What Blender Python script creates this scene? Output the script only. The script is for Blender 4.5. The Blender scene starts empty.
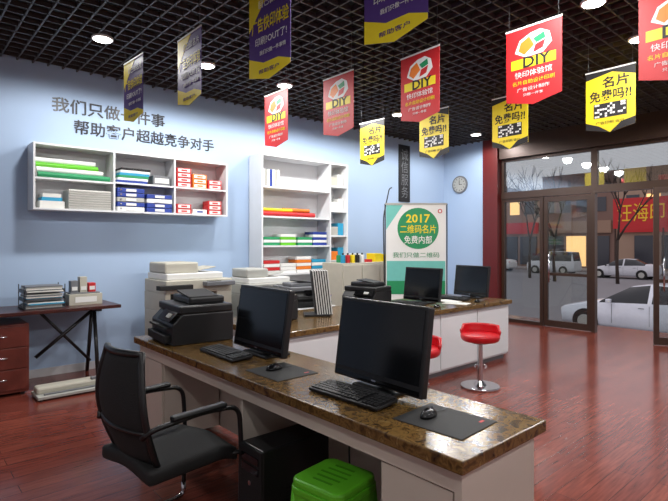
import bpy, bmesh, math, random
from mathutils import Matrix, Vector
random.seed(4)
sc=bpy.context.scene
try: sc.view_settings.view_transform='Standard'
except Exception: pass
def L(r,g,b):
    f=lambda c:(c/255/12.92) if c/255<=.04045 else ((c/255+.055)/1.055)**2.4
    return (f(r),f(g),f(b),1)
def M(name,rgb,rough=.5,metal=0.,var=.08,scale=9.,emit=0.,bump=0.,spec=.5):
    m=bpy.data.materials.new(name); m.use_nodes=True; nt=m.node_tree; N=nt.nodes; K=nt.links
    p=N['Principled BSDF']; c=L(*rgb)
    tc=N.new('ShaderNodeTexCoord'); nz=N.new('ShaderNodeTexNoise'); nz.inputs['Scale'].default_value=scale; nz.inputs['Detail'].default_value=4
    K.new(tc.outputs['Object'],nz.inputs['Vector'])
    mx=N.new('ShaderNodeMix'); mx.data_type='RGBA'
    mx.inputs[6].default_value=tuple(x*(1-var) for x in c[:3])+(1,); mx.inputs[7].default_value=tuple(min(1,x*(1+var)) for x in c[:3])+(1,)
    K.new(nz.outputs['Fac'],mx.inputs[0]); K.new(mx.outputs[2],p.inputs['Base Color'])
    p.inputs['Roughness'].default_value=rough; p.inputs['Metallic'].default_value=metal
    p.inputs['Specular IOR Level'].default_value=spec
    if emit: p.inputs['Emission Color'].default_value=c; p.inputs['Emission Strength'].default_value=emit
    if bump:
        b=N.new('ShaderNodeBump'); b.inputs['Strength'].default_value=bump; b.inputs['Distance'].default_value=.002
        n2=N.new('ShaderNodeTexNoise'); n2.inputs['Scale'].default_value=120; K.new(tc.outputs['Object'],n2.inputs['Vector'])
        K.new(n2.outputs['Fac'],b.inputs['Height']); K.new(b.outputs['Normal'],p.inputs['Normal'])
    return m
def ramp_mat(name,stops,kind='noise',scale=6,rough=.2,dist=1.5,detail=8):
    m=bpy.data.materials.new(name); m.use_nodes=True; nt=m.node_tree; N=nt.nodes; K=nt.links; p=N['Principled BSDF']
    tc=N.new('ShaderNodeTexCoord'); nz=N.new('ShaderNodeTexNoise'); nz.inputs['Scale'].default_value=scale; nz.inputs['Detail'].default_value=detail; nz.inputs['Distortion'].default_value=dist
    cr=N.new('ShaderNodeValToRGB'); e=cr.color_ramp.elements
    e[0].position=stops[0][0]; e[0].color=L(*stops[0][1]); e[1].position=stops[-1][0]; e[1].color=L(*stops[-1][1])
    for s in stops[1:-1]:
        x=e.new(s[0]); x.color=L(*s[1])
    K.new(tc.outputs['Object'],nz.inputs['Vector']); K.new(nz.outputs['Fac'],cr.inputs[0]); K.new(cr.outputs[0],p.inputs['Base Color'])
    p.inputs['Roughness'].default_value=rough
    return m
def floor_mat():
    m=bpy.data.materials.new('laminate_floor'); m.use_nodes=True; nt=m.node_tree; N=nt.nodes; K=nt.links; p=N['Principled BSDF']
    tc=N.new('ShaderNodeTexCoord'); br=N.new('ShaderNodeTexBrick')
    br.inputs['Scale'].default_value=1; br.inputs['Brick Width'].default_value=1.2; br.inputs['Row Height'].default_value=.125
    br.inputs['Mortar Size'].default_value=.0018; br.inputs['Color1'].default_value=L(132,68,54); br.inputs['Color2'].default_value=L(112,52,42); br.inputs['Mortar'].default_value=L(52,24,19)
    K.new(tc.outputs['Object'],br.inputs['Vector'])
    mp=N.new('ShaderNodeMapping'); mp.inputs['Scale'].default_value=(1.5,18,1); K.new(tc.outputs['Object'],mp.inputs['Vector'])
    nz=N.new('ShaderNodeTexNoise'); nz.inputs['Scale'].default_value=3; nz.inputs['Detail'].default_value=6; K.new(mp.outputs[0],nz.inputs['Vector'])
    cr=N.new('ShaderNodeValToRGB'); cr.color_ramp.elements[0].color=(.65,.65,.65,1); cr.color_ramp.elements[1].color=(1.3,1.25,1.25,1); cr.color_ramp.elements[0].position=.3; cr.color_ramp.elements[1].position=.7
    K.new(nz.outputs['Fac'],cr.inputs[0])
    mx=N.new('ShaderNodeMix'); mx.data_type='RGBA'; mx.blend_type='MULTIPLY'; mx.inputs[0].default_value=1
    K.new(br.outputs['Color'],mx.inputs[6]); K.new(cr.outputs[0],mx.inputs[7]); K.new(mx.outputs[2],p.inputs['Base Color'])
    p.inputs['Roughness'].default_value=.17
    return m
def glass_mat(name,fac=.1,tint=(235,240,240)):
    m=bpy.data.materials.new(name); m.use_nodes=True; nt=m.node_tree; N=nt.nodes; K=nt.links
    N.remove(N['Principled BSDF']); t=N.new('ShaderNodeBsdfTransparent'); t.inputs[0].default_value=L(*tint)
    g=N.new('ShaderNodeBsdfGlossy'); g.inputs['Roughness'].default_value=.02; x=N.new('ShaderNodeMixShader'); x.inputs[0].default_value=fac
    K.new(t.outputs[0],x.inputs[1]); K.new(g.outputs[0],x.inputs[2]); K.new(x.outputs[0],N['Material Output'].inputs['Surface'])
    return m
class O:
    def __init__(s,name): s.name=name; s.bm=bmesh.new(); s.mats=[]
    def mi(s,m):
        if m not in s.mats: s.mats.append(m)
        return s.mats.index(m)
    def add(s,tb,m,T=None,smooth=False):
        if T is not None: tb.transform(T)
        i=s.mi(m)
        bmesh.ops.recalc_face_normals(tb,faces=tb.faces)
        for f in tb.faces: f.material_index=i; f.smooth=smooth
        me=bpy.data.meshes.new('tmp'); tb.to_mesh(me); tb.free(); s.bm.from_mesh(me); bpy.data.meshes.remove(me); return s
    def box(s,c,size,m,rot=(0,0,0),bev=0,seg=2,T=None):
        tb=bmesh.new(); bmesh.ops.create_cube(tb,size=1); tb.transform(Matrix.Diagonal((size[0],size[1],size[2],1)))
        if bev: bmesh.ops.bevel(tb,geom=tb.edges[:],offset=bev,segments=seg,affect='EDGES',profile=.5)
        R=Matrix.Translation(c)@Matrix.Rotation(rot[2],4,'Z')@Matrix.Rotation(rot[1],4,'Y')@Matrix.Rotation(rot[0],4,'X')
        return s.add(tb,m,(T@R) if T else R)
    def rbox(s,c,size,m,rad,bev=.006):   # rounded-corner slab (vertical edges rounded)
        tb=bmesh.new(); bmesh.ops.create_cube(tb,size=1); tb.transform(Matrix.Diagonal((size[0],size[1],size[2],1)))
        ve=[e for e in tb.edges if abs(e.verts[0].co.z-e.verts[1].co.z)>size[2]*.5]
        bmesh.ops.bevel(tb,geom=ve,offset=rad,segments=6,affect='EDGES',profile=.5)
        te=[e for e in tb.edges if abs(e.verts[0].co.z-e.verts[1].co.z)<1e-5 and any(len(f.verts)>6 for f in e.link_faces)]
        bmesh.ops.bevel(tb,geom=te,offset=bev,segments=2,affect='EDGES',profile=.5)
        return s.add(tb,m,T3(*c))
    def b2(s,x0,x1,y0,y1,z0,z1,m,bev=0):
        return s.box(((x0+x1)/2,(y0+y1)/2,(z0+z1)/2),(x1-x0,y1-y0,z1-z0),m,bev=bev)
    def cyl(s,c,r,h,m,rot=(0,0,0),seg=24,r2=None,bev=0,T=None,smooth=True):
        tb=bmesh.new(); bmesh.ops.create_cone(tb,cap_ends=True,segments=seg,radius1=r,radius2=r if r2 is None else r2,depth=h)
        if bev: bmesh.ops.bevel(tb,geom=[e for e in tb.edges if any(len(f.verts)>4 for f in e.link_faces)],offset=bev,segments=3,affect='EDGES',profile=.5)
        R=Matrix.Translation(c)@Matrix.Rotation(rot[2],4,'Z')@Matrix.Rotation(rot[1],4,'Y')@Matrix.Rotation(rot[0],4,'X')
        return s.add(tb,m,(T@R) if T else R)
    def poly(s,pts,ext,m,T=None,bev=0):
        tb=bmesh.new(); vs=[tb.verts.new(p) for p in pts]; f=tb.faces.new(vs)
        if ext:
            r=bmesh.ops.extrude_face_region(tb,geom=[f]); nv=[v for v in r['geom'] if isinstance(v,bmesh.types.BMVert)]
            bmesh.ops.translate(tb,verts=nv,vec=ext)
            if bev:
                bmesh.ops.recalc_face_normals(tb,faces=tb.faces); bmesh.ops.bevel(tb,geom=tb.edges[:],offset=bev,segments=2,affect='EDGES',profile=.5)
        return s.add(tb,m,T)
    def tube(s,pts,r,m,seg=8,rd=0):
        P=[Vector(p) for p in pts]
        if rd and len(P)>2:
            Q=[P[0]]
            for i in range(1,len(P)-1):
                a,b,c=P[i-1],P[i],P[i+1]; k=min(rd,(a-b).length*.48,(c-b).length*.48)
                p0=b+(a-b).normalized()*k; p2=b+(c-b).normalized()*k
                for j in range(7):
                    t=j/6; Q.append(p0*(1-t)**2+b*2*t*(1-t)+p2*t*t)
            Q.append(P[-1]); P=Q
        tb=bmesh.new(); rings=[]; n=None
        for i,p in enumerate(P):
            d=(P[min(i+1,len(P)-1)]-P[max(i-1,0)]).normalized()
            if n is None:
                n=d.orthogonal().normalized()
            n=(n-d*n.dot(d)).normalized(); b=d.cross(n)
            rr=r[i] if isinstance(r,(list,tuple)) else r
            rings.append([tb.verts.new(p+(n*math.cos(2*math.pi*k/seg)+b*math.sin(2*math.pi*k/seg))*rr) for k in range(seg)])
        for i in range(len(rings)-1):
            for k in range(seg): tb.faces.new([rings[i][k],rings[i][(k+1)%seg],rings[i+1][(k+1)%seg],rings[i+1][k]])
        tb.faces.new(rings[0][::-1]); tb.faces.new(rings[-1])
        return s.add(tb,m,None,True)
    def grid(s,rows,m,closed=False,smooth=True,thick=0):
        tb=bmesh.new(); V=[[tb.verts.new(p) for p in r] for r in rows]
        for i in range(len(V)-1):
            for k in range(len(V[0])-1): tb.faces.new([V[i][k],V[i][k+1],V[i+1][k+1],V[i+1][k]])
        if thick: bmesh.ops.recalc_face_normals(tb,faces=tb.faces); bmesh.ops.solidify(tb,geom=tb.faces[:],thickness=thick)
        return s.add(tb,m,None,smooth)
    def text(s,body,T,x,y,w,h,m,off=.002,ex=.0006,bold=0):
        cu=bpy.data.curves.new('t','FONT'); cu.body=body; cu.extrude=.01; cu.resolution_u=2; cu.align_x='CENTER'; cu.offset=bold
        ob=bpy.data.objects.new('t',cu); sc.collection.objects.link(ob); bpy.context.view_layer.update()
        me=bpy.data.meshes.new_from_object(ob.evaluated_get(bpy.context.evaluated_depsgraph_get()))
        bpy.data.objects.remove(ob); bpy.data.curves.remove(cu)
        if len(me.vertices)==0: return s
        xs=[v.co.x for v in me.vertices]; ys=[v.co.y for v in me.vertices]
        sx=w/(max(xs)-min(xs)+1e-6); sy=h/(max(ys)-min(ys)+1e-6); cx=(max(xs)+min(xs))/2; cy=(max(ys)+min(ys))/2
        Q=Matrix.Translation((x,y,off))@Matrix.Diagonal((sx,sy,ex/.01,1))@Matrix.Translation((-cx,-cy,0))
        me.transform(T@Q); i=s.mi(m)
        n=len(s.bm.faces); s.bm.from_mesh(me); s.bm.faces.ensure_lookup_table()
        for f in s.bm.faces[n:]: f.material_index=i
        bpy.data.meshes.remove(me); return s
    def rect(s,T,x,y,w,h,m,off=.001):
        return s.box((x,y,off/2),(w,h,off),m,T=T)
    def done(s,loc=(0,0,0),rz=0,world=False,sc_=1):
        if world: s.bm.transform(Matrix.Translation((-loc[0],-loc[1],-loc[2])))
        if sc_!=1: s.bm.transform(Matrix.Scale(sc_,4))
        me=bpy.data.meshes.new(s.name); s.bm.to_mesh(me); s.bm.free()
        for m in s.mats: me.materials.append(m)
        ob=bpy.data.objects.new(s.name,me); sc.collection.objects.link(ob); ob.location=loc; ob.rotation_euler=(0,0,rz); return ob
def inst(ob,loc,rz=0,name=None):
    o=bpy.data.objects.new(name or ob.name.split('.')[0],ob.data); sc.collection.objects.link(o); o.location=loc; o.rotation_euler=(0,0,rz); return o
FX=Matrix(((0,0,-1,0),(-1,0,0,0),(0,1,0,0),(0,0,0,1)))   # plane facing -X
FY=Matrix(((1,0,0,0),(0,0,-1,0),(0,1,0,0),(0,0,0,1)))    # plane facing -Y
T3=lambda x,y,z:Matrix.Translation((x,y,z))
# ---------------- materials
m_floor=floor_mat()
m_wall=M('blue_wall_paint',(166,188,216),.75,var=.03,scale=1.5,bump=.15)
m_wall2=M('pale_wall_paint',(195,195,200),.8,var=.03)
m_ceil=M('black_ceiling_paint',(9,9,9),.9)
m_grid=M('grid_black_metal',(64,58,57),.5)
m_white=M('white_laminate',(218,220,222),.4,var=.03)
m_cream=M('cream_laminate',(205,194,182),.4,var=.05,scale=3)
m_marble=ramp_mat('brown_marble',[(.3,(40,28,14)),(.42,(84,60,30)),(.52,(120,92,50)),(.6,(88,62,32)),(.72,(148,120,74))],scale=18,rough=.22,dist=1.0)
m_blk=M('black_plastic',(22,22,24),.38)
m_blkm=M('black_matte_plastic',(14,14,16),.65)
m_blkg=M('black_gloss',(8,8,10),.1)
m_scr=M('screen_glass',(12,14,17),.14)
m_key=M('key_plastic',(28,28,31),.5)
m_chr=M('chrome',(200,200,205),.15,1.)
m_grey=M('grey_plastic',(110,112,116),.5)
m_lgrey=M('light_grey_plastic',(172,172,166),.5)
m_beige=M('beige_plastic',(186,182,168),.5)
m_red=M('red_vinyl',(190,16,28),.3)
m_redp=M('red_print',(192,32,36),.5,var=.05)
m_yel=M('yellow_print',(232,208,24),.5,var=.05)
m_pur=M('purple_print',(74,44,120),.5,var=.05)
m_bk=M('black_print',(18,18,20),.6)
m_wh=M('white_print',(228,228,225),.6,var=.02)
m_grn=M('green_print',(30,140,88),.5)
m_lime=M('lime_plastic',(96,184,40),.35)
m_lime2=M('lime_plastic_dark',(60,140,18),.4)
m_paper=M('paper_white',(222,222,216),.8)
m_blue=M('binder_blue',(34,60,145),.45)
m_orange=M('orange_print',(225,120,30),.5)
m_cyan=M('cyan_print',(40,150,190),.5)
m_aqua=M('aqua_print',(110,190,180),.5)
m_fab=M('mesh_fabric',(18,18,20),.85,bump=.8)
m_seat=M('black_seat_fabric',(18,18,19),.75,bump=.4)
m_dwood=ramp_mat('dark_red_wood',[(.3,(46,18,16)),(.7,(78,32,26))],scale=5,rough=.3)
m_rwood=ramp_mat('red_brown_wood',[(.3,(86,36,28)),(.7,(114,52,42))],scale=4,rough=.35)
m_frame=M('dark_bronze_frame',(66,48,40),.35,.3)
m_col=M('red_lacquer',(92,22,20),.4)
m_glass=glass_mat('storefront_glass',.05)
m_glass2=glass_mat('transom_glass',.22)
m_trim=M('baseboard_white',(195,195,198),.5)
m_lamp=M('lamp_glow',(255,250,246),.5,emit=14)
m_char=M('wall_letter_black',(14,16,26),.4)
m_gold=M('gold_letter',(240,195,40),.5)
m_asph=M('asphalt',(120,118,122),.8,scale=3)
m_pave=M('paving',(140,130,126),.8,scale=2)
m_car=M('pearl_white_paint',(224,228,238),.2,spec=.7)
m_cglass=M('car_glass',(26,30,36),.08)
m_tire=M('tyre_rubber',(18,18,18),.8)
m_bark=M('bark',(58,46,40),.9)
bcols=[M('building_%d'%i,c,.85,scale=1) for i,c in enumerate([(124,98,88),(148,118,102),(104,92,94),(162,136,118)])]
m_win=M('dark_window',(54,56,64),.2)
m_lit=M('lit_window',(255,200,130),.5,emit=1.2)
# ---------------- room
WY=6.4; SX=8.8; CZ=3.5; X0=-2.6; Y0=-2.6
O('floor').b2(X0,SX+.9,Y0,WY,-.12,0,m_floor).done()
O('wall_left').b2(X0,SX+.2,WY,WY+.15,0,3.9,m_wall).done()
O('wall_front').b2(SX,SX+.2,5.42,WY,0,3.9,m_wall).done()
O('wall_back').b2(X0-.15,X0,Y0,WY,0,3.9,m_wall2).done()
O('wall_right').b2(X0,SX+.2,Y0-.15,Y0,0,3.9,m_wall2).done()
O('ceiling').b2(X0-.15,SX+.2,Y0-.15,WY+.15,3.85,3.95,m_ceil).done()
g=O('ceiling_grid'); st=.15; x=X0+.05
while x<SX: g.b2(x-.007,x+.007,Y0,WY,CZ,CZ+.045,m_grid); x+=st
y=Y0+.05
while y<WY: g.b2(X0,SX,y-.007,y+.007,CZ,CZ+.044,m_grid); y+=st
g.done()
O('baseboard_left').b2(X0,SX,WY-.015,WY,0,.09,m_trim).done()
O('trim_1').b2(SX-.05,SX+.2,Y0,5.09,3.1,3.85,m_frame).done()
O('front_column').b2(SX-.1,SX+.2,5.1,5.42,0,3.5,m_col,bev=.01).done()
w=O('window_1')
def frame(o,y0,y1,z0,z1,t=.06,x=SX+.05,d=.08,gl=None):
    o.b2(x,x+d,y0,y0+t,z0,z1,m_frame); o.b2(x,x+d,y1-t,y1,z0,z1,m_frame); o.b2(x,x+d,y0+t,y1-t,z0,z0+t,m_frame); o.b2(x,x+d,y0+t,y1-t,z1-t,z1,m_frame)
    o.b2(x+d*.4,x+d*.55,y0+t,y1-t,z0+t,z1-t,gl or m_glass)
frame(w,4.28,5.1,0,2.34); w.done()
w=O('window_2')
for a,b in ((3.4,5.1),(1.5,3.4),(-.5,1.5),(-2.6,-.5)): frame(w,a,b,2.42,3.1,.05,gl=m_glass2)
w.done()
w=O('window_3'); frame(w,-.5,1.5,0,2.34); frame(w,-2.6,-.5,0,2.34); w.done()
def leaf(name,W):
    d=O(name); t=.07
    d.b2(0,.045,0,t,.01,2.32,m_frame); d.b2(0,.045,W-t,W,.01,2.32,m_frame); d.b2(0,.045,t,W-t,.01,.12,m_frame); d.b2(0,.045,t,W-t,2.24,2.32,m_frame)
    d.b2(.018,.028,t,W-t,.12,2.24,m_glass); d.b2(-.002,.047,t,W-t,.92,.97,m_frame)
    d.tube([(-.05,W-.12,.8),(-.05,W-.12,1.3)],.014,m_chr); d.tube([(-.05,W-.12,.85),(0,W-.12,.85)],.01,m_chr); d.tube([(-.05,W-.12,1.25),(0,W-.12,1.25)],.01,m_chr)
    return d
leaf('door_1',.82).done((SX+.06,3.45,0))
leaf('door_2',.9).done((SX-.02,1.58,0),rz=.45)
o=O('trim_2'); o.b2(SX+.03,SX+.14,-2.6,5.1,2.34,2.42,m_frame); o.b2(SX+.03,SX+.14,3.38,3.44,0,2.34,m_frame); o.b2(SX+.03,SX+.14,1.5,1.56,0,2.34,m_frame); o.done()
# ---------------- outside
GZ=-1.12
O('street_ground').b2(SX+.9,80,-40,80,GZ-.2,GZ,m_asph).done()
O('sidewalk').b2(SX+.9,12.5,-40,60,GZ,GZ+.12,m_pave).done()
O('far_sidewalk').b2(47,51.5,-40,80,GZ,GZ+.15,m_pave).done()
def car(name,loc,rz,paint,van=False):
    c=O(name)
    if not van: S=[(0.0,.35,.60,.55,.62,.57,.5),(.1,.22,.78,.66,.78,.70,.6),(.8,.2,.86,.82,.84,.87,.7),(1.2,.2,.87,.90,.86,.95,.70),(1.95,.2,.88,.94,.87,1.37,.58),(2.45,.2,.88,.96,.87,1.45,.58),(2.55,.2,.88,.96,.87,1.45,.58),(3.2,.2,.88,.98,.87,1.41,.57),(3.9,.2,.87,1.0,.85,1.09,.66),(4.4,.25,.82,.98,.8,1.02,.65),(4.55,.38,.7,.8,.7,.84,.6)]
    else: S=[(0.0,.3,.7,.7,.72,.75,.6),(.1,.22,.8,.9,.8,.98,.7),(.5,.2,.84,1.05,.83,1.15,.72),(1.1,.2,.85,1.1,.84,1.78,.68),(2.0,.2,.86,1.1,.85,1.88,.70),(2.1,.2,.86,1.1,.85,1.88,.70),(3.2,.2,.86,1.1,.85,1.88,.70),(3.9,.2,.85,1.1,.84,1.84,.70),(4.05,.25,.8,1.0,.8,1.1,.72),(4.1,.35,.75,.8,.75,.85,.7)]
    tb=bmesh.new(); R=[]
    for (x,zb,hb,zt,ht,zr,hr) in S:
        zm=(zb+zt)/2
        pts=[(-hb*.9,zb),(-hb,zb+.1),(-max(hb,ht)-.01,zm),(-ht,zt),(-hr,zr),(-hr*.5,zr+.015),(hr*.5,zr+.015),(hr,zr),(ht,zt),(max(hb,ht)+.01,zm),(hb,zb+.1),(hb*.9,zb)]
        R.append([tb.verts.new((x,p[0],p[1])) for p in pts])
    ip=c.mi(paint); ig=c.mi(m_cglass); n=len(R[0])
    for i in range(len(R)-1):
        for k in range(n):
            f=tb.faces.new([R[i][k],R[i][(k+1)%n],R[i+1][(k+1)%n],R[i+1][k]]); f.smooth=True
            up=S[i][5]-S[i][3]; up2=S[i+1][5]-S[i+1][3]; big=max(up,up2)>.25
            slope=abs(S[i+1][5]-S[i][5])>.2
            f.material_index= ig if (k in(3,7) and big and S[i+1][0]-S[i][0]>.15) or (k in(4,5,6) and slope and big) else ip
    tb.faces.new(R[0]); tb.faces.new(R[-1][::-1]); bmesh.ops.recalc_face_normals(tb,faces=tb.faces)
    me=bpy.data.meshes.new('t'); tb.to_mesh(me); tb.free(); c.bm.from_mesh(me)
    Lc=S[-1][0]
    for x in (.82,Lc-.85):
        for sgn in(-1,1):
            c.cyl((x,sgn*.80,.33),.36,.2,m_bk,rot=(math.pi/2,0,0),seg=28)
            c.cyl((x,sgn*.84,.32),.32,.16,m_tire,rot=(math.pi/2,0,0),seg=28,bev=.02)
            c.cyl((x,sgn*.86,.32),.2,.14,m_lgrey,rot=(math.pi/2,0,0),seg=20)
    for sgn in(-1,1):
        c.box((.14,sgn*.6,.6),(.2,.26,.1),m_wh,bev=.02); c.box((Lc-.1,sgn*.6,.85),(.16,.26,.1),m_redp,bev=.02)
        c.box((1.5,sgn*.98,.98),(.12,.16,.1),paint,bev=.02)
        for xx in (2.5,1.55,3.45): c.box((xx,sgn*.885,.62),(.008,.012,.55),m_grey)
        for xx in (2.3,3.25): c.box((xx,sgn*.885,.82),(.14,.02,.02),m_grey)
    c.box((.03,0,.45),(.08,.9,.14),m_bk,bev=.02)
    return c.done(loc,rz)
car('parked_sedan_car',(16.3,7.0,GZ),-math.pi/2,m_car)
car('parked_van',(43,21.9,GZ),-math.pi/2,M('van_paint',(205,207,210),.3),True)
car('distant_sedan_car',(41,15.9,GZ),-math.pi/2,M('car_silver',(200,202,208),.3))
car('distant_sedan_car',(43.5,28.4,GZ),-math.pi/2,M('car_white2',(215,215,215),.3))
yy=-10
for i in range(9):
    wd=random.uniform(6,9); hh=random.choice([7.5,9,11,6.5,8.5]); b=O('street_building'); mt=bcols[i%4]
    b.b2(52,62,yy,yy+wd-.1,GZ,hh,mt); nf=int((hh-3.6)//2.6)
    for fl in range(nf):
        k=0
        while .8+k*1.7<wd-1:
            m=m_lit if random.random()<.15 else m_win
            b.b2(51.95,52,yy+.8+k*1.7,yy+1.9+k*1.7,4.6+fl*2.6,6+fl*2.6,m); k+=1
    k=0
    while .5+k*2.2<wd-1.5:
        b.b2(51.9,52,yy+.5+k*2.2,yy+2.4+k*2.2,GZ+.3,2.2,m_lit if random.random()<.2 else m_win); k+=1
    b.b2(51.7,52,yy+.3,yy+wd-.4,2.5,3.7,random.choice([m_redp,m_redp,M('sign_grey',(150,120,100)),m_orange]))
    b.done(); yy+=wd
s=O('red_shop_sign'); s.b2(45.6,45.7,11.9,16.0,2.7,5.2,m_redp)
T=T3(45.6,13.95,3.95)@FX; s.text('汪海印',T,0,0.05,3.4,1.5,m_gold,off=.02,ex=.02); 
s.b2(45.6,45.7,12.3,12.4,GZ,2.7,m_frame); s.b2(45.6,45.7,15.8,15.9,GZ,2.7,m_frame); s.done()
def tree(loc,h,seed):
    random.seed(seed); t=O('bare_street_tree')
    def br(p,d,l,r,n):
        q=p+d*l; t.tube([p,(p+q)/2+Vector((random.uniform(-.05,.05)*l,random.uniform(-.05,.05)*l,0)),q],[r,r*.85,r*.65],m_bark,seg=5)
        if n>0:
            for k in range(3):
                dd=(d+Vector((random.uniform(-.7,.7),random.uniform(-.7,.7),random.uniform(-.1,.5)))).normalized(); br(q,dd,l*random.uniform(.6,.8),r*.6,n-1)
    br(Vector((0,0,0)),Vector((0,0,1)),h*.35,.12,4); t.done(loc)
for i,(x,y) in enumerate([(34,21.0),(36,18.4),(35,12.0),(34,15.6)]): tree((x,y,GZ),8,i+10)
# ---------------- front desk
d=O('marble_top_desk')
d.b2(1.45,2.06,.98,4.02,.71,.76,m_marble,bev=.006)
d.b2(1.495,1.52,1.04,3.96,.62,.71,m_cream); d.b2(1.985,2.005,1.04,3.96,.04,.71,m_cream)
for a in (1.01,3.96): d.b2(1.49,2.01,a,a+.03,0,.71,m_cream)
d.b2(1.52,1.98,2.50,2.525,0,.71,m_cream)
d.b2(1.525,1.97,1.045,1.42,.05,.70,m_cream); d.b2(1.505,1.523,1.055,1.405,.07,.61,m_cream,bev=.003); d.tube([(1.49,1.36,.30),(1.49,1.36,.42)],.006,m_chr)
d.b2(1.525,1.97,3.6,3.95,.05,.70,m_cream); d.b2(1.505,1.523,3.61,3.94,.07,.61,m_cream,bev=.003)
d.done((1.45,.98,0),world=True)
# ---------------- back counter
d=O('reception_counter'); cx0,cx1,cy0,cy1=2.35,6.1,3.36,4.4
d.b2(cx0,cx1,cy0,cy1,.71,.76,m_marble,bev=.006)
d.b2(cx0+.05,cx1-.05,cy0+.05,cy1-.05,.06,.71,m_white); d.b2(cx0+.08,cx1-.08,cy0+.08,cy1-.08,0,.06,m_grey)
for i in range(5):
    a=cx0+.06+i*.735; d.b2(a,a+.715,cy0+.035,cy0+.05,.08,.69,m_white if i!=1 else m_cream,bev=.004)
d.done((cx0,cy0,0),world=True)
# ---------------- monitor
def monitor():
    o=O('desktop_monitor'); T=T3(0,0,.235)@Matrix.Rotation(math.radians(8),4,'Y')
    W,H=.62,.42
    o.box((0,0,0),(.045,W,H),m_blk,bev=.008,T=T); o.box((-.0225,0,.018),(.004,W-.04,H-.075),m_scr,T=T)
    o.box((-.024,0,-H/2+.022),(.003,W-.03,.022),m_blkg,T=T); o.box((.035,0,0),(.05,W*.66,H*.65),m_blk,bev=.02,T=T)
    o.box((-.0255,0,-H/2+.022),(.001,.03,.008),m_chr,T=T)
    o.box((.05,0,.09),(.03,.09,.17),m_blk,bev=.006,rot=(0,.25,0)); o.box((0.03,0,.009),(.2,.28,.018),m_blk,bev=.006)
    return o
m1=monitor().done((1.86,1.74,.76),rz=-.04)
inst(m1,(1.86,2.81,.76),-.04); m3=inst(m1,(4.95,3.92,.76),.0); m4=inst(m1,(5.90,3.84,.76),-.1)
for q in(m3,m4): q.scale=(.9,.9,.98)
def keyboard():
    o=O('computer_keyboard'); o.box((0,0,.016),(.15,.45,.018),m_blk,bev=.005,rot=(0,-.06,0))
    for r in range(5):
        for c in range(19):
            if c in(14,): continue
            if r==0 and 4<=c<=8: continue
            o.box((-.055+r*.026,.205-c*.0228,.0255+r*.0016),(.02,.018,.008),m_key,rot=(0,-.06,0))
    o.box((-.055,.068,.0255),(.02,.11,.008),m_key,rot=(0,-.06,0)); o.box((.068,0,.032),(.012,.44,.006),m_key)
    return o
k1=keyboard().done((1.655,1.74,.76),.04)
inst(k1,(1.66,2.95,.76),-.02); inst(k1,(4.66,3.9,.762)); inst(k1,(5.55,3.9,.762))
def mouse():
    o=O('computer_mouse'); tb=bmesh.new(); bmesh.ops.create_uvsphere(tb,u_segments=20,v_segments=12,radius=1)
    tb.transform(Matrix.Diagonal((.055,.031,.034,1)))
    for v in tb.verts: v.co.z=max(0,v.co.z)
    o.add(tb,m_blkg,None,True); o.cyl((.03,0,.027),.008,.006,m_key,rot=(math.pi/2,0,0),seg=12)
    o.tube([(.05,0,.008),(.07,0,.004),(.1,-.02,.004),(.13,-.02,.004)],.002,m_blk,seg=6,rd=.05); return o
ms=mouse().done((1.72,1.33,.764),.2); inst(ms,(1.68,2.42,.764)); inst(ms,(4.7,3.52,.762)); inst(ms,(5.5,3.5,.762))
p=O('mouse_pad'); p.box((0,0,.00175),(.28,.33,.0035),m_blkm,bev=.001); p.box((.09,-.12,.0038),(.03,.012,.0006),m_redp); p=p.done((1.735,1.26,.76),.06); inst(p,(1.69,2.36,.76))
# ---------------- printers
def mfp(name='multifunction_printer',body=m_blk,lid=m_blk):
    o=O(name); W,D=.43,.40
    o.poly([(-D/2,0,0),(D/2,0,0),(D/2,0,.19),(-D/2+.06,0,.19),(-D/2,0,.13)],(0,W,0),body,T=T3(0,-W/2,0),bev=.008)
    o.box((-D/2-.01,0,.04),(.06,W-.08,.05),m_blkm,bev=.006); o.box((-D/2+.02,0,.105),(.1,W-.1,.012),m_blkm)
    o.box((.02,0,.215),(D-.05,W,.05),lid,bev=.01); o.box((.05,0.02,.262),(D-.16,W-.1,.05),lid,bev=.015)
    o.box((.03,-.02,.297),(D-.2,.24,.012),m_blkm,rot=(.12,0,0),bev=.004)
    o.box((-D/2+.015,-W/2+.14,.172),(.075,.24,.01),m_blkg,rot=(0,-.78,0)); o.box((-D/2+.01,-W/2+.10,.178),(.03,.06,.006),m_lgrey,rot=(0,-.78,0))
    return o
mfp().done((1.77,3.66,.761),-.1,sc_=1.17)
# ---------------- chair (faces +X)
c=O('office_chair')
rows=[]
for i in range(13):
    t=i/12; z=.46+.53*t; xx=-.235-.06*t-.05*math.sin(math.pi*t)+.05; hw=.205+.03*math.sin(math.pi*min(1,t*1.1))-(.03*t**4)
    rows.append([(xx-.045*(1-(y/1.0)**2)*1.0,y*hw,z) for y in [k/6 for k in range(-6,7)]])
c.grid(rows,m_fab,thick=.008)
edge=[r[0] for r in rows]+[r[k] for r in [rows[-1]] for k in range(1,12)]+[r[-1] for r in rows[::-1]]
c.tube(edge,.016,m_blk,seg=8)
c.tube([rows[4][k] for k in range(13)],.010,m_blk,seg=6)
c.tube([rows[0][k] for k in range(13)],.014,m_blk,seg=6)
tb=bmesh.new(); bmesh.ops.create_grid(tb,x_segments=12,y_segments=12,size=.5); 
for v in tb.verts:
    x,y=v.co.x,v.co.y; v.co.z=-.03*(max(0,x-.25)/.25)**2*1.2+.012*math.cos(y*6)
    v.co.x=x*.50; v.co.y=y*.49
r=bmesh.ops.extrude_face_region(tb,geom=tb.faces[:]); bmesh.ops.translate(tb,verts=[v for v in r['geom'] if isinstance(v,bmesh.types.BMVert)],vec=(0,0,-.07))
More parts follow.
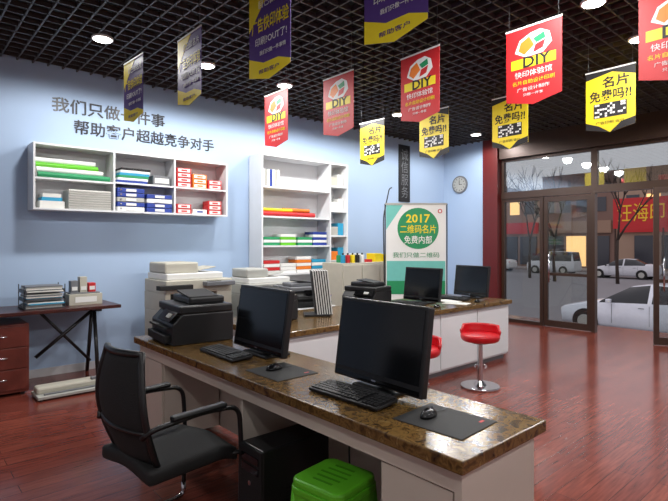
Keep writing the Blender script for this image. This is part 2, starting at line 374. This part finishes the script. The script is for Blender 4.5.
bmesh.ops.recalc_face_normals(tb,faces=tb.faces); bmesh.ops.bevel(tb,geom=[e for e in tb.edges if e.calc_face_angle(0)>.9],offset=.02,segments=3,affect='EDGES',profile=.5)
c.add(tb,m_seat,T3(0,0,.48),True)
for s_ in(-1,1):
    y=s_*.265
    c.tube([(-.27,s_*.215,.62),(-.24,y,.665),(.02,y,.68),(.235,y,.66),(.25,y,.44),(.24,y,.03),(.19,y,.018),(-.28,y,.018)],.0125,m_blk,rd=.07,seg=10)
    c.box((-.0,y,.69),(.30,.045,.025),m_blk,bev=.01)
    c.tube([(.245,y,.42),(.18,s_*.2,.405),(-.2,s_*.2,.405),(-.24,s_*.2,.46)],.0125,m_blk,rd=.05)
    c.tube([(.24,y,.10),(.24,y,.03),(.19,y,.018),(-.28,y,.018)],.0140,m_chr,rd=.03)
c.tube([(-.28,-.265,.018),(-.30,-.2,.018),(-.30,.2,.018),(-.28,.265,.018)],.0135,m_chr)
c.tube([(.2,-.2,.405),(.2,.2,.405)],.012,m_blk)
c.done((1.09,2.5,0),.12)
# ---------------- PC tower, plastic stool, cables
o=O('computer_tower'); o.box((.0,0,.245),(.43,.20,.47),m_blk,bev=.008); o.box((-.218,0,.245),(.012,.195,.46),m_blkm,bev=.004)
o.box((-.226,0,.42),(.006,.15,.035),m_blkg); o.box((-.226,0,.37),(.006,.15,.035),m_blkg); o.cyl((-.226,0,.30),.012,.008,m_chr,rot=(0,math.pi/2,0))
for sx in(-.17,.17):
    for sy in(-.07,.07): o.cyl((sx,sy,.006),.015,.012,m_blkm)
for i in range(8): o.box((0,-.1005,.12+i*.02),(.15,.002,.006),m_blkm)
o.done((1.58,2.16,0),0)
o=O('plastic_stool'); 
o.rbox((0,0,.43),(.29,.29,.04),m_lime,.05,.012); o.rbox((0,0,.40),(.30,.30,.03),m_lime,.05,.004)
for i in range(-2,3): o.box((i*.04,0,.4505),(.012,.15-.02*abs(i),.002),m_lime2)
for sx in(-1,1):
    for sy in(-1,1):
        a,b=.115,.15
        o.tube([(sx*a,sy*a,.41),(sx*b,sy*b,.0)],[.030,.020],m_lime,seg=6)
    o.box((sx*.128,0,.2),(.015,.25,.04),m_lime,bev=.004); o.box((0,sx*.128,.2),(.25,.015,.04),m_lime,bev=.004)
    o.box((sx*.137,0,.37),(.012,.23,.045),m_lime); o.box((0,sx*.137,.37),(.23,.012,.045),m_lime)
o.done((1.51,1.70,0),.15)
o=O('power_cable'); o.tube([(1.9,1.95,.70),(1.8,1.92,.45),(1.78,1.86,.2),(1.85,1.84,.02),(1.85,1.6,.01)],.005,m_blk,rd=.12); o.tube([(1.92,1.6,.70),(1.86,1.62,.5),(1.88,1.7,.3),(1.9,1.66,.01)],.004,m_blk,rd=.12); o.done((1.9,1.7,0),world=True)
# ---------------- red bar stool
def stool():
    o=O('red_bar_stool')
    o.cyl((0,0,.012),.2,.024,m_chr,seg=40,bev=.008); o.cyl((0,0,.045),.07,.05,m_chr,r2=.03,seg=24); o.cyl((0,0,.26),.026,.42,m_chr,seg=20); o.cyl((0,0,.38),.018,.2,m_chr)
    o.cyl((0,0,.47),.09,.02,m_blk)
    tb=bmesh.new(); bmesh.ops.create_cone(tb,cap_ends=True,segments=36,radius1=.19,radius2=.205,depth=.075); bmesh.ops.bevel(tb,geom=[e for e in tb.edges if any(len(f.verts)>4 for f in e.link_faces)],offset=.028,segments=4,affect='EDGES',profile=.5)
    o.add(tb,m_red,T3(0,0,.518),True)
    rows=[]
    for z,dr in((.52,0),(.57,.012),(.62,.02),(.64,.018)):
        rows.append([((.19+dr)*math.cos(a),(.19+dr)*math.sin(a),z-(.05 if abs(k-8)>6 else 0)*((z-.5)/.14)) for k in range(17) for a in [math.radians(-85+k*170/16)]])
    o.grid(rows,m_red,thick=.025); o.tube([(0,-.05,.2),(.14,-.06,.2),(.14,.06,.2),(0,.05,.2)],.009,m_chr,rd=.05); return o
s1=stool().done((4.61,2.90,0),.5); inst(s1,(3.60,2.90,0),.3)
# ---------------- hanging banners
def penn(o,base):
    w,h=.45,.62
    o.poly([(-w/2,0,0),(w/2,0,0),(w/2,-h+.05,0),(0,-h,0),(-w/2,-h+.05,0)],(0,0,-.003),base,T=FX)
    o.rect(FX,0,-.004,w+.01,.014,m_wh,.004)
    for sgn in(-1,1): o.tube([(0,sgn*.2,0),(0,sgn*.2,.42)],.0015,m_grey,seg=5)
def ban_red():
    o=O('hanging_banner'); penn(o,m_redp)
    o.poly([(-.15,-.19,0),(-.11,-.10,0),(-.02,-.06,0),(.06,-.05,0),(.13,-.09,0),(.15,-.17,0),(.08,-.235,0),(-.06,-.24,0)],(0,0,.001),m_wh,T=FX)
    o.poly([(-.10,-.12,0),(-.03,-.085,0),(.01,-.16,0),(-.07,-.22,0),(-.12,-.18,0)],(0,0,.002),m_orange,T=FX)
    o.poly([(.0,-.11,0),(.09,-.08,0),(.10,-.13,0),(.03,-.15,0)],(0,0,.002),m_grn,T=FX)
    o.poly([(.02,-.16,0),(.10,-.14,0),(.08,-.2,0),(.0,-.22,0)],(0,0,.002),m_redp,T=FX)
    o.rect(FX,0,-.285,.36,.075,m_yel,.002); o.text('DIY',FX,0.03,-.28,.22,.085,m_bk,off=.003,bold=.02)
    o.text('快印体验馆',FX,0,-.37,.3,.05,m_wh); o.text('名片自助设计印刷',FX,0,-.435,.34,.035,m_yel); o.text('广告设计制作',FX,0,-.49,.26,.03,m_wh); 
    o.text('只做一件事',FX,0,-.535,.16,.022,m_wh); return o
def ban_yel():
    o=O('hanging_banner'); penn(o,m_yel)
    o.poly([(-.225,0,0),(.225,0,0),(.225,-.10,0),(.02,-.035,0),(-.225,-.08,0)],(0,0,.001),m_bk,T=FX)
    o.text('名片',FX,0.05,-.13,.24,.11,m_bk,bold=.02,off=.004); o.text('免费吗?!',FX,0,-.255,.38,.11,m_bk,bold=.02)
    o.rect(FX,0,-.40,.3,.14,m_bk,.001); random.seed(3)
    for i in range(12):
        for j in range(6):
            if random.random()<.5: o.rect(FX,-.13+i*.0235,-.455+j*.0225,.02,.018,m_wh,.002)
    o.poly([(-.225,-.5,0),(-.1,-.55,0),(0,-.62,0),(-.225,-.57,0)],(0,0,.001),m_bk,T=FX); o.poly([(.225,-.5,0),(.1,-.53,0),(0,-.62,0),(.225,-.57,0)],(0,0,.001),m_bk,T=FX)
    o.text('广告印刷 设计',FX,0,-.52,.26,.03,m_bk); return o
def ban_pur():
    o=O('hanging_banner'); penn(o,m_pur)
    o.poly([(-.225,0,0),(.05,0,0),(-.08,-.12,0),(-.225,-.26,0)],(0,0,.001),m_yel,T=FX)
    o.poly([(-.225,-.44,0),(-.06,-.50,0),(.1,-.50,0),(.225,-.54,0),(.225,-.57,0),(0,-.62,0),(-.225,-.57,0)],(0,0,.001),m_yel,T=FX)
    o.text('自己做名片',FX,0.04,-.1,.3,.06,m_wh,off=.003); o.text('广告快印体验',FX,0.01,-.24,.4,.10,m_yel,off=.003,bold=.01)
    o.text('印刷?OUT了!',FX,0.02,-.35,.34,.055,m_wh,off=.003); o.text('我们只做一件事情',FX,.04,-.43,.28,.03,m_wh,off=.003); o.text('帮助客户',FX,0,-.555,.22,.03,m_pur,off=.003); return o
R=ban_red().done((3.745,1.89,3.2))
for p_ in((3.54,2.84,3.2),(3.40,3.77,3.2),(3.264,4.66,3.2),(3.9,.98,3.2)): inst(R,p_,random.uniform(-.05,.05))
Y=ban_yel().done((5.25,1.87,3.2))
for p_ in((5.35,2.98,3.2),(5.21,3.95,3.2),(5.04,4.88,3.2)): inst(Y,p_,random.uniform(-.05,.05))
P=ban_pur().done((2.03,1.80,3.2))
q=inst(P,(1.87,2.75,3.2),.04); q=inst(P,(1.75,3.67,3.13),.0); q.scale=(.9,.9,.9); q=inst(P,(1.62,4.5,3.13),.05); q.scale=(.9,.9,.9)
# ---------------- downlights
def dl():
    o=O('ceiling_downlight'); o.cyl((0,0,.0),.10,.02,m_wh,seg=32,bev=.005); o.cyl((0,0,-.008),.082,.012,m_lamp,seg=32); o.cyl((0,0,.05),.085,.1,m_grey,seg=24); return o
D=None
for y,xs in ((5.15,(1.56,2.66,3.74,4.82,5.9,7.0,8.05)),(1.68,(-.9,2.16,3.26,4.36,5.47,6.55,7.6)),(-1.2,(0,3,6))):
    for x in xs:
        if D is None: D=dl().done((x,y,CZ-.01))
        else: inst(D,(x,y,CZ-.01))
        l=bpy.data.lights.new('downlight_lamp','SPOT'); l.energy=122 if y>5 and x<5 else (88 if y>5 else 112); l.spot_size=math.radians(175); l.spot_blend=.3; l.shadow_soft_size=.1; l.color=(1,.985,.97)
        lo=bpy.data.objects.new('downlight_lamp',l); sc.collection.objects.link(lo); lo.location=(x,y,CZ-.045)
# ---------------- wall lettering
o=O('wall_lettering'); T=T3(0,WY,0)@FY
o.text('我们只做一件事',T,2.05,3.09,1.32,.17,m_char,off=.004,ex=.004,bold=.012); o.text('帮助客户超越竞争对手',T,2.52,2.86,1.80,.17,m_char,off=.004,ex=.004,bold=.012)
o.done((2,WY,3),world=True)
# ---------------- wall shelf
def case(name,x0,x1,y0,y1,z0,z1,divs,boards,t=.02):
    o=O(name); o.b2(x0+t,x1-t,y1-.008,y1,z0+t,z1-t,m_white)
    o.b2(x0,x0+t,y0,y1,z0,z1,m_white); o.b2(x1-t,x1,y0,y1,z0,z1,m_white); o.b2(x0+t,x1-t,y0,y1,z1-t,z1,m_white); o.b2(x0+t,x1-t,y0,y1,z0,z0+t,m_white)
    for d_ in divs: o.b2(d_-t/2,d_+t/2,y0+.002,y1-.008,z0+t,z1-t,m_white)
    for a,b,z in boards: o.b2(a+t/2,b-t/2,y0+.005,y1-.008,z,z+t,m_white)
    return o.done((x0,y0,z0),world=True)
case('wall_shelf',1.15,3.47,6.1,6.398,1.86,2.58,(1.98,2.72),((1.15,1.98,2.19),(1.98,2.72,2.2),(2.72,3.47,2.2)))
o=O('ring_binders')
for i in range(5): o.b2(2.02,2.34,6.12,6.36,1.882+i*.056,1.882+i*.056+.05,[m_wh,m_blue,m_lgrey,m_blue,m_blue][i],bev=.004); o.box((2.18,6.117,1.907+i*.056),(.12,.004,.03),m_wh)
for i in range(4): o.b2(2.37,2.69,6.12,6.36,1.882+i*.056,1.882+i*.056+.05,[m_blue,m_blue,m_wh,m_blue][i],bev=.004); o.box((2.53,6.117,1.907+i*.056),(.12,.004,.03),m_wh)
for i in range(5): o.cyl((2.06,6.115,1.91+i*.056),.010,.004,m_chr,rot=(math.pi/2,0,0),seg=12)
for i in range(6): o.b2(2.02+.01*i,2.38+.008*i,6.13,6.36,2.222+i*.030,2.222+i*.030+.028,[m_blue,m_wh,m_grn,m_cyan,m_wh,m_bk][i],bev=.003)
o.b2(2.46,2.68,6.15,6.36,2.222,2.34,m_grey,bev=.004); o.b2(2.48,2.66,6.146,6.15,2.25,2.31,m_wh)
o.done((2.02,6.12,1.88),world=True)
o=O('paper_stacks')
o.b2(1.5,1.95,6.13,6.37,1.882,2.10,m_paper); 
for i in range(8): o.b2(1.5+.006*(i%2),1.95,6.122,6.13,1.885+i*.027,1.900+i*.027,m_lgrey)
o.b2(1.22,1.46,6.14,6.36,1.882,1.96,m_paper); o.b2(1.24,1.44,6.15,6.35,1.96,2.0,m_cyan); o.b2(1.25,1.43,6.15,6.35,2.0,2.04,m_paper); o.done((1.5,6.13,1.88),world=True)
o=O('paper_rolls')
for i,(z,mm,y) in enumerate(((2.243,m_grn,6.15),(2.243,m_wh,6.22),(2.243,m_cyan,6.29),(2.30,m_wh,6.19),(2.30,m_yel,6.25),(2.355,m_lime,6.22),(2.41,m_wh,6.25))): o.cyl((1.57-.012*i,y,z),.031,.74-.02*i,mm,rot=(0,math.pi/2,0),seg=16)
o.done((1.5,6.2,2.22),world=True)
o=O('card_boxes')
for i,(x,z,n,mm) in enumerate(((2.76,2.222,4,m_redp),(2.98,2.222,3,m_orange),(3.2,2.222,2,m_redp),(2.76,1.882,2,m_redp),(2.98,1.882,1,m_wh),(3.2,1.882,3,m_redp))):
    for k in range(n):
        zz=z+k*.062; o.b2(x,x+.2,6.14,6.3,zz,zz+.06,mm,bev=.003); o.b2(x+.02,x+.18,6.136,6.14,zz+.010,zz+.050,m_wh); o.b2(x+.06,x+.14,6.134,6.136,zz+.02,zz+.04,mm if mm!=m_wh else m_blue)
o.done((2.8,6.2,1.88),world=True)
# ---------------- tall bookcase
case('tall_bookcase',3.99,5.68,6.05,6.383,0,2.79,(5.3,),((3.99,5.3,2.3),(3.99,5.3,1.87),(3.99,5.3,1.44),(3.99,5.3,1.02),(3.99,5.3,.55),(5.3,5.68,2.4),(5.3,5.68,2.0),(5.3,5.68,1.6),(5.3,5.68,1.2),(5.3,5.68,.6)),t=.025)
o=O('vinyl_rolls')
o.cyl((4.52,6.12,1.932),.035,.98,m_redp,rot=(0,math.pi/2,0)); o.cyl((4.35,6.2,1.932),.034,.6,m_yel,rot=(0,math.pi/2,0)); o.cyl((4.32,6.15,1.99),.026,.55,m_yel,rot=(0,math.pi/2,0),seg=14); o.cyl((4.85,6.21,1.937),.04,.3,m_blue,rot=(0,math.pi/2,0)); o.cyl((4.7,6.18,2.0),.03,.5,m_orange,rot=(0,math.pi/2,0)); o.done((4.4,6.15,1.9),world=True)
o=O('paper_reams')
for x,n,mm in((4.06,3,m_grn),(4.36,4,m_lime),(4.68,3,m_grn),(4.98,5,m_blue)):
    for k in range(n): o.b2(x,x+.28,6.1,6.32,1.466+k*.042,1.466+k*.042+.04,m_wh if k%2 else mm,bev=.003)
for x,n,mm in((4.06,4,m_redp),(4.36,3,m_wh),(4.66,5,m_orange),(4.96,4,m_cyan)):
    for k in range(n): o.b2(x,x+.28,6.1,6.32,1.046+k*.05,1.046+k*.05+.046,mm if k%2 else m_wh,bev=.003)
for z,mm in((1.226,m_orange),(1.626,m_lgrey),(2.026,m_wh),(2.426,m_beige)): o.b2(5.34,5.5,6.1,6.32,z,z+.14,mm,bev=.004); o.b2(5.52,5.64,6.12,6.32,z,z+.2,m_cyan if z<2 else m_wh,bev=.004)
for i in range(7): o.b2(4.06+i*.045,4.1+i*.045,6.14,6.34,2.326,2.326+.26,[m_wh,m_lgrey,m_wh,m_blue][i%4],bev=.003)
o.done((4.1,6.1,1.46),world=True)
# ---------------- left table & things
TZ=.82
o=O('office_table'); o.b2(-.9,1.93,5.72,6.38,TZ-.035,TZ,m_dwood,bev=.004)
for x in(1.72,-.7):
    o.tube([(x,5.98,TZ-.035),(x-.02,5.76,.0)],.022,m_blk,seg=4); o.tube([(x,6.05,TZ-.035),(x+.02,6.32,0)],.022,m_blk,seg=4); o.b2(x-.03,x+.03,5.8,6.3,TZ-.065,TZ-.035,m_blk)
o.tube([(1.72,6.0,TZ-.06),(1.15,6.0,.3)],.02,m_blk,seg=4); o.tube([(1.2,6.0,TZ-.06),(1.74,6.2,.15)],.02,m_blk,seg=4)
o.done((0,6,0),world=True)
o=O('drawer_pedestal'); o.b2(.55,1.05,5.76,6.25,.03,.7,m_rwood,bev=.004); 
for i in range(3): o.b2(.57,1.03,5.745,5.76,.06+i*.21,.06+i*.21+.2,m_rwood,bev=.004); o.tube([(.74,5.73,.17+i*.21),(.86,5.73,.17+i*.21)],.006,m_chr)
for a in(.6,1.0):
    for b in(5.8,6.2): o.cyl((a,b,.015),.02,.03,m_blk)
o.done((.8,5.9,0),world=True)
o=O('office_cabinet'); o.b2(-.5,.5,5.78,6.25,0,.7,m_dwood,bev=.004); o.b2(-.48,-.01,5.765,5.78,.03,.68,m_rwood,bev=.003); o.b2(.01,.48,5.765,5.78,.03,.68,m_rwood,bev=.003); o.done((0,5.9,0),world=True)
o=O('paper_trimmer'); o.box((0,0,.03),(.62,.30,.03),m_lgrey,bev=.006); o.box((0,.03,.075),(.60,.16,.065),m_beige,bev=.02); o.box((0,-.1,.052),(.5,.03,.015),m_grey,bev=.004); o.box((.24,-.02,.115),(.1,.05,.03),m_grey,bev=.008)
for a in(-.27,.27):
    for b in(-.11,.11): o.cyl((a,b,.008),.015,.016,m_blk)
o.done((1.36,5.52,0),.0)
random.seed(8)
o=O('file_tray')
for i in range(3):
    z=TZ+.004+i*.082; o.b2(1.02,1.40,5.85,6.15,z,z+.006,m_grey)
    o.b2(1.02,1.026,5.85,6.15,z,z+.03,m_blk); o.b2(1.394,1.40,5.85,6.15,z,z+.03,m_blk); o.b2(1.02,1.40,6.144,6.15,z,z+.03,m_blk)
    for k in range(5):
        dx=random.uniform(-.01,.015); o.b2(1.045+dx,1.375+dx,5.84+random.uniform(-.015,.02),6.13,z+.008+k*.012,z+.019+k*.012,[m_paper,m_lgrey,m_grey,m_cyan,m_paper,m_grey][(k+i*2)%6])
for a in(1.023,1.397):
    for b in(5.86,6.14): o.b2(a-.004,a+.004,b-.004,b+.004,TZ,TZ+.25,m_blk)
o.done((1.3,6,TZ),world=True)
o=O('cardboard_box'); o.b2(1.46,1.80,5.95,6.2,TZ,TZ+.12,m_beige,bev=.003); o.b2(1.48,1.78,5.97,6.18,TZ+.12,TZ+.135,m_grey,bev=.002); o.b2(1.52,1.74,5.946,5.95,TZ+.03,TZ+.09,m_wh); o.done((1.6,6,TZ),world=True)
o=O('stamp_boxes'); 
for i,(a,mm,h) in enumerate(((1.49,m_grey,.13),(1.58,m_beige,.17),(1.67,m_redp,.1))): o.b2(a,a+.075,6.0,6.1,TZ+.135,TZ+.135+h,mm,bev=.004); o.b2(a+.01,a+.065,5.997,6.0,TZ+.16,TZ+.2,m_wh)
o.done((1.6,6,TZ+.135),world=True)
# ---------------- copiers
def copier(name,body,W,D,H,dark=m_blkm):
    o=O(name)
    o.b2(-W/2,W/2,-D/2,D/2,.06,H*.56,body,bev=.01)
    for a in(-W/2+.06,W/2-.06):
        for b in(-D/2+.06,D/2-.06): o.cyl((a,b,.03),.03,.06,m_blk)
    for i in range(3): o.b2(-W/2+.02,W/2-.02,-D/2-.012,-D/2+.01,.1+i*.17,.1+i*.17+.155,m_lgrey,bev=.006); o.b2(-.08,.08,-D/2-.02,-D/2-.01,.2+i*.17,.225+i*.17,m_blk)
    o.b2(-W/2+.06,W/2-.2,-D/2+.1,D/2,H*.56,H*.72,dark); o.b2(-W/2,-W/2+.06,-D/2,D/2,H*.56,H*.72,body); o.b2(W/2-.2,W/2,-D/2,D/2,H*.56,H*.72,body)
    o.b2(-W/2,W/2,-D/2-.02,D/2,H*.72,H*.84,body,bev=.012)
    o.b2(-W/2-.1,-W/2+.3,-D/2-.09,-D/2+.02,H*.76,H*.80,m_blkm,bev=.006)
    o.b2(W/2-.4,W/2-.02,-D/2-.13,-D/2,H*.78,H*.82,m_grey,bev=.008); o.b2(W/2-.35,W/2-.2,-D/2-.11,-D/2-.03,H*.82,H*.825,m_scr)
    o.b2(-W/2+.03,W/2-.1,-D/2+.03,D/2-.02,H*.84,H*.9,m_wh,bev=.012); o.b2(-W/2+.03,W/2-.4,-D/2+.08,D/2-.06,H*.9,H,body,bev=.02)
    o.box((W/2-.3,0,H*.93),(.32,D*.55,.012),body,rot=(0,-.15,0),bev=.003)
    return o
copier('office_copier',m_beige,.85,.62,1.27).done((2.78,5.85,0))
copier('laser_copier',m_lgrey,.75,.55,1.17).done((3.74,5.65,0),-.05)
o=O('printer_cabinet'); o.b2(3.5,4.2,4.7,5.2,.03,.72,m_white,bev=.004); o.b2(3.51,3.84,4.685,4.7,.06,.70,m_white,bev=.003); o.b2(3.86,4.19,4.685,4.7,.06,.70,m_white,bev=.003); o.b2(3.53,4.17,4.75,5.15,0,.03,m_blk)
o.done((3.85,4.95,0),world=True)
mfp('office_printer',m_blk,m_grey).done((3.85,4.95,.723),math.pi/2*.9)
mfp('office_printer',m_blk,m_blk).done((4.15,4.1,.763),.2)
mfp('office_printer',m_blk,m_blk).done((2.72,4.02,.763),.3)
o=O('magazine_holder'); 
for i in range(14): o.box((i*.012-.08,0,.24),(.011,.22,.44),m_wh if i%2 else m_bk,rot=(0,-.12,0))
o.box((-.05,0,.01),(.26,.26,.02),m_blk,bev=.004); o.done((3.33,3.95,.76),-.6)
o=O('storage_cabinet'); o.b2(5.0,6.6,5.45,5.9,0,1.2,m_beige,bev=.005)
for i in range(4): o.b2(5.015+i*.395,5.39+i*.395,5.435,5.45,.06,1.17,m_beige,bev=.004)
o.done((5,5.5,0),world=True)
random.seed(5)
o=O('paper_samples')
for i in range(6): o.b2(5.15+i*.22,5.3+i*.22,5.55,5.75,1.2,1.2+random.uniform(.04,.16),random.choice([m_wh,m_yel,m_grn,m_redp,m_wh]),bev=.003)
o.done((5.2,5.6,1.2),world=True)
o=O('ink_bottle')
for i,(mm) in enumerate((m_cyan,m_redp,m_yel,m_bk,m_wh)):
    x=5.06+i*.1; o.cyl((x,5.5,1.26),.035,.12,mm,bev=.006); o.cyl((x,5.5,1.335),.014,.03,m_bk)
o.done((5.2,5.5,1.2),world=True)
o=O('paper_sheets'); o.box((0,0,.002),(.21,.3,.004),m_paper,rot=(0,0,.3)); o.box((.1,.2,.006),(.21,.3,.004),m_paper,rot=(0,0,-.2)); ps=o.done((5.2,3.6,.76)); inst(ps,(3.85,3.55,.76),.3)
o=O('pen_cup'); o.cyl((0,0,.05),.035,.1,m_blk); 
for i in range(5): o.tube([(.012*math.cos(i),.012*math.sin(i),.08),(.03*math.cos(i*1.3),.03*math.sin(i*1.3),.17)],.004,[m_redp,m_blue,m_bk][i%3],seg=6)
pc=o.done((4.6,4.25,.76)); inst(pc,(3.65,4.2,.76))
# ---------------- standee
o=O('display_standee'); W=.9; T=FX
o.box((0,1.32,0),(W,1.52,.012),m_wh,T=T)
o.box((0,2.09,0),(W+.03,.025,.03),m_lgrey,T=T); o.box((0,.55,0),(W+.03,.025,.03),m_blk,T=T)
for s_ in(-1,1): o.tube([(.0,s_*W/2+s_*.015,2.09),(0,s_*W/2+s_*.015,.3),(-.12,s_*.48,.01)],.010,m_blk); o.tube([(0,s_*W/2+s_*.015,.6),(.3,s_*.48,.01)],.012,m_blk)
o.tube([(.02,.47,.5),(.02,.49,1.9),(.02,.40,2.32),(.02,.36,2.34)],.008,m_blk,rd=.1)
T2=T3(-.007,0,0)@FX
o.cyl((0.03,1.72,.001),.31,.003,m_grn,T=T2,seg=40); o.poly([(-.45,2.07,0),(-.2,2.07,0),(-.45,1.7,0)],(0,0,.001),m_aqua,T=T2)
o.text('2017',T2,0.03,1.87,.36,.13,m_yel,off=.004,bold=.02); o.text('二维码名片',T2,0.03,1.71,.54,.13,m_yel,off=.004,bold=.01); o.text('免费内部',T2,0.03,1.55,.42,.12,m_wh,off=.004,bold=.01)
o.text('我们只做二维码',T2,0,1.32,.7,.08,m_grn,off=.002); o.rect(T2,0,.98,.88,.50,m_aqua,.002); o.rect(T2,0,.83,.88,.2,m_grn,.003); o.text('O',T2,.36,1.98,.07,.07,m_redp,off=.003,bold=.02)
o.done((5.95,4.84,0),math.radians(48))
# ---------------- wall sign, clock
o=O('wall_scroll'); T=T3(0,WY,0)@FY; o.box((7.5,2.85,.01),(.32,1.1,.02),m_bk,T=T); o.text('诚\n信\n服\n务',T,7.5,2.85,.2,.95,m_grey,off=.022)
o.done((7.5,WY,2.8),world=True)
o=O('wall_clock'); T=T3(SX,6.0,2.7)@FX; o.cyl((0,0,.015),.18,.03,m_grey,T=T,seg=36,bev=.005); o.cyl((0,0,.031),.15,.004,m_lgrey,T=T,seg=36)
for i in range(12):
    a=i*math.pi/6; o.box((.12*math.sin(a),.12*math.cos(a),.035),(.01,.03,.003),m_bk,rot=(0,0,-a),T=T)
o.box((.0,.045,.036),(.01,.09,.003),m_bk,T=T); o.box((.03,0,.036),(.07,.01,.003),m_bk,T=T); o.done((SX,6.0,2.7),world=True)
# ---------------- world, camera
w=bpy.data.worlds.new('dusk_sky'); sc.world=w; w.use_nodes=True; N=w.node_tree.nodes; bg=N['Background']; bg.inputs[0].default_value=L(170,165,170); bg.inputs[1].default_value=2.2
cam=bpy.data.cameras.new('camera'); co=bpy.data.objects.new('camera',cam); sc.collection.objects.link(co); sc.camera=co
co.location=(0,0,1.5); co.rotation_euler=(math.pi/2,0,-math.radians(41.6)); cam.sensor_width=36; cam.lens=502/668*36; cam.shift_y=-.0112; cam.clip_end=300; cam.clip_start=.05
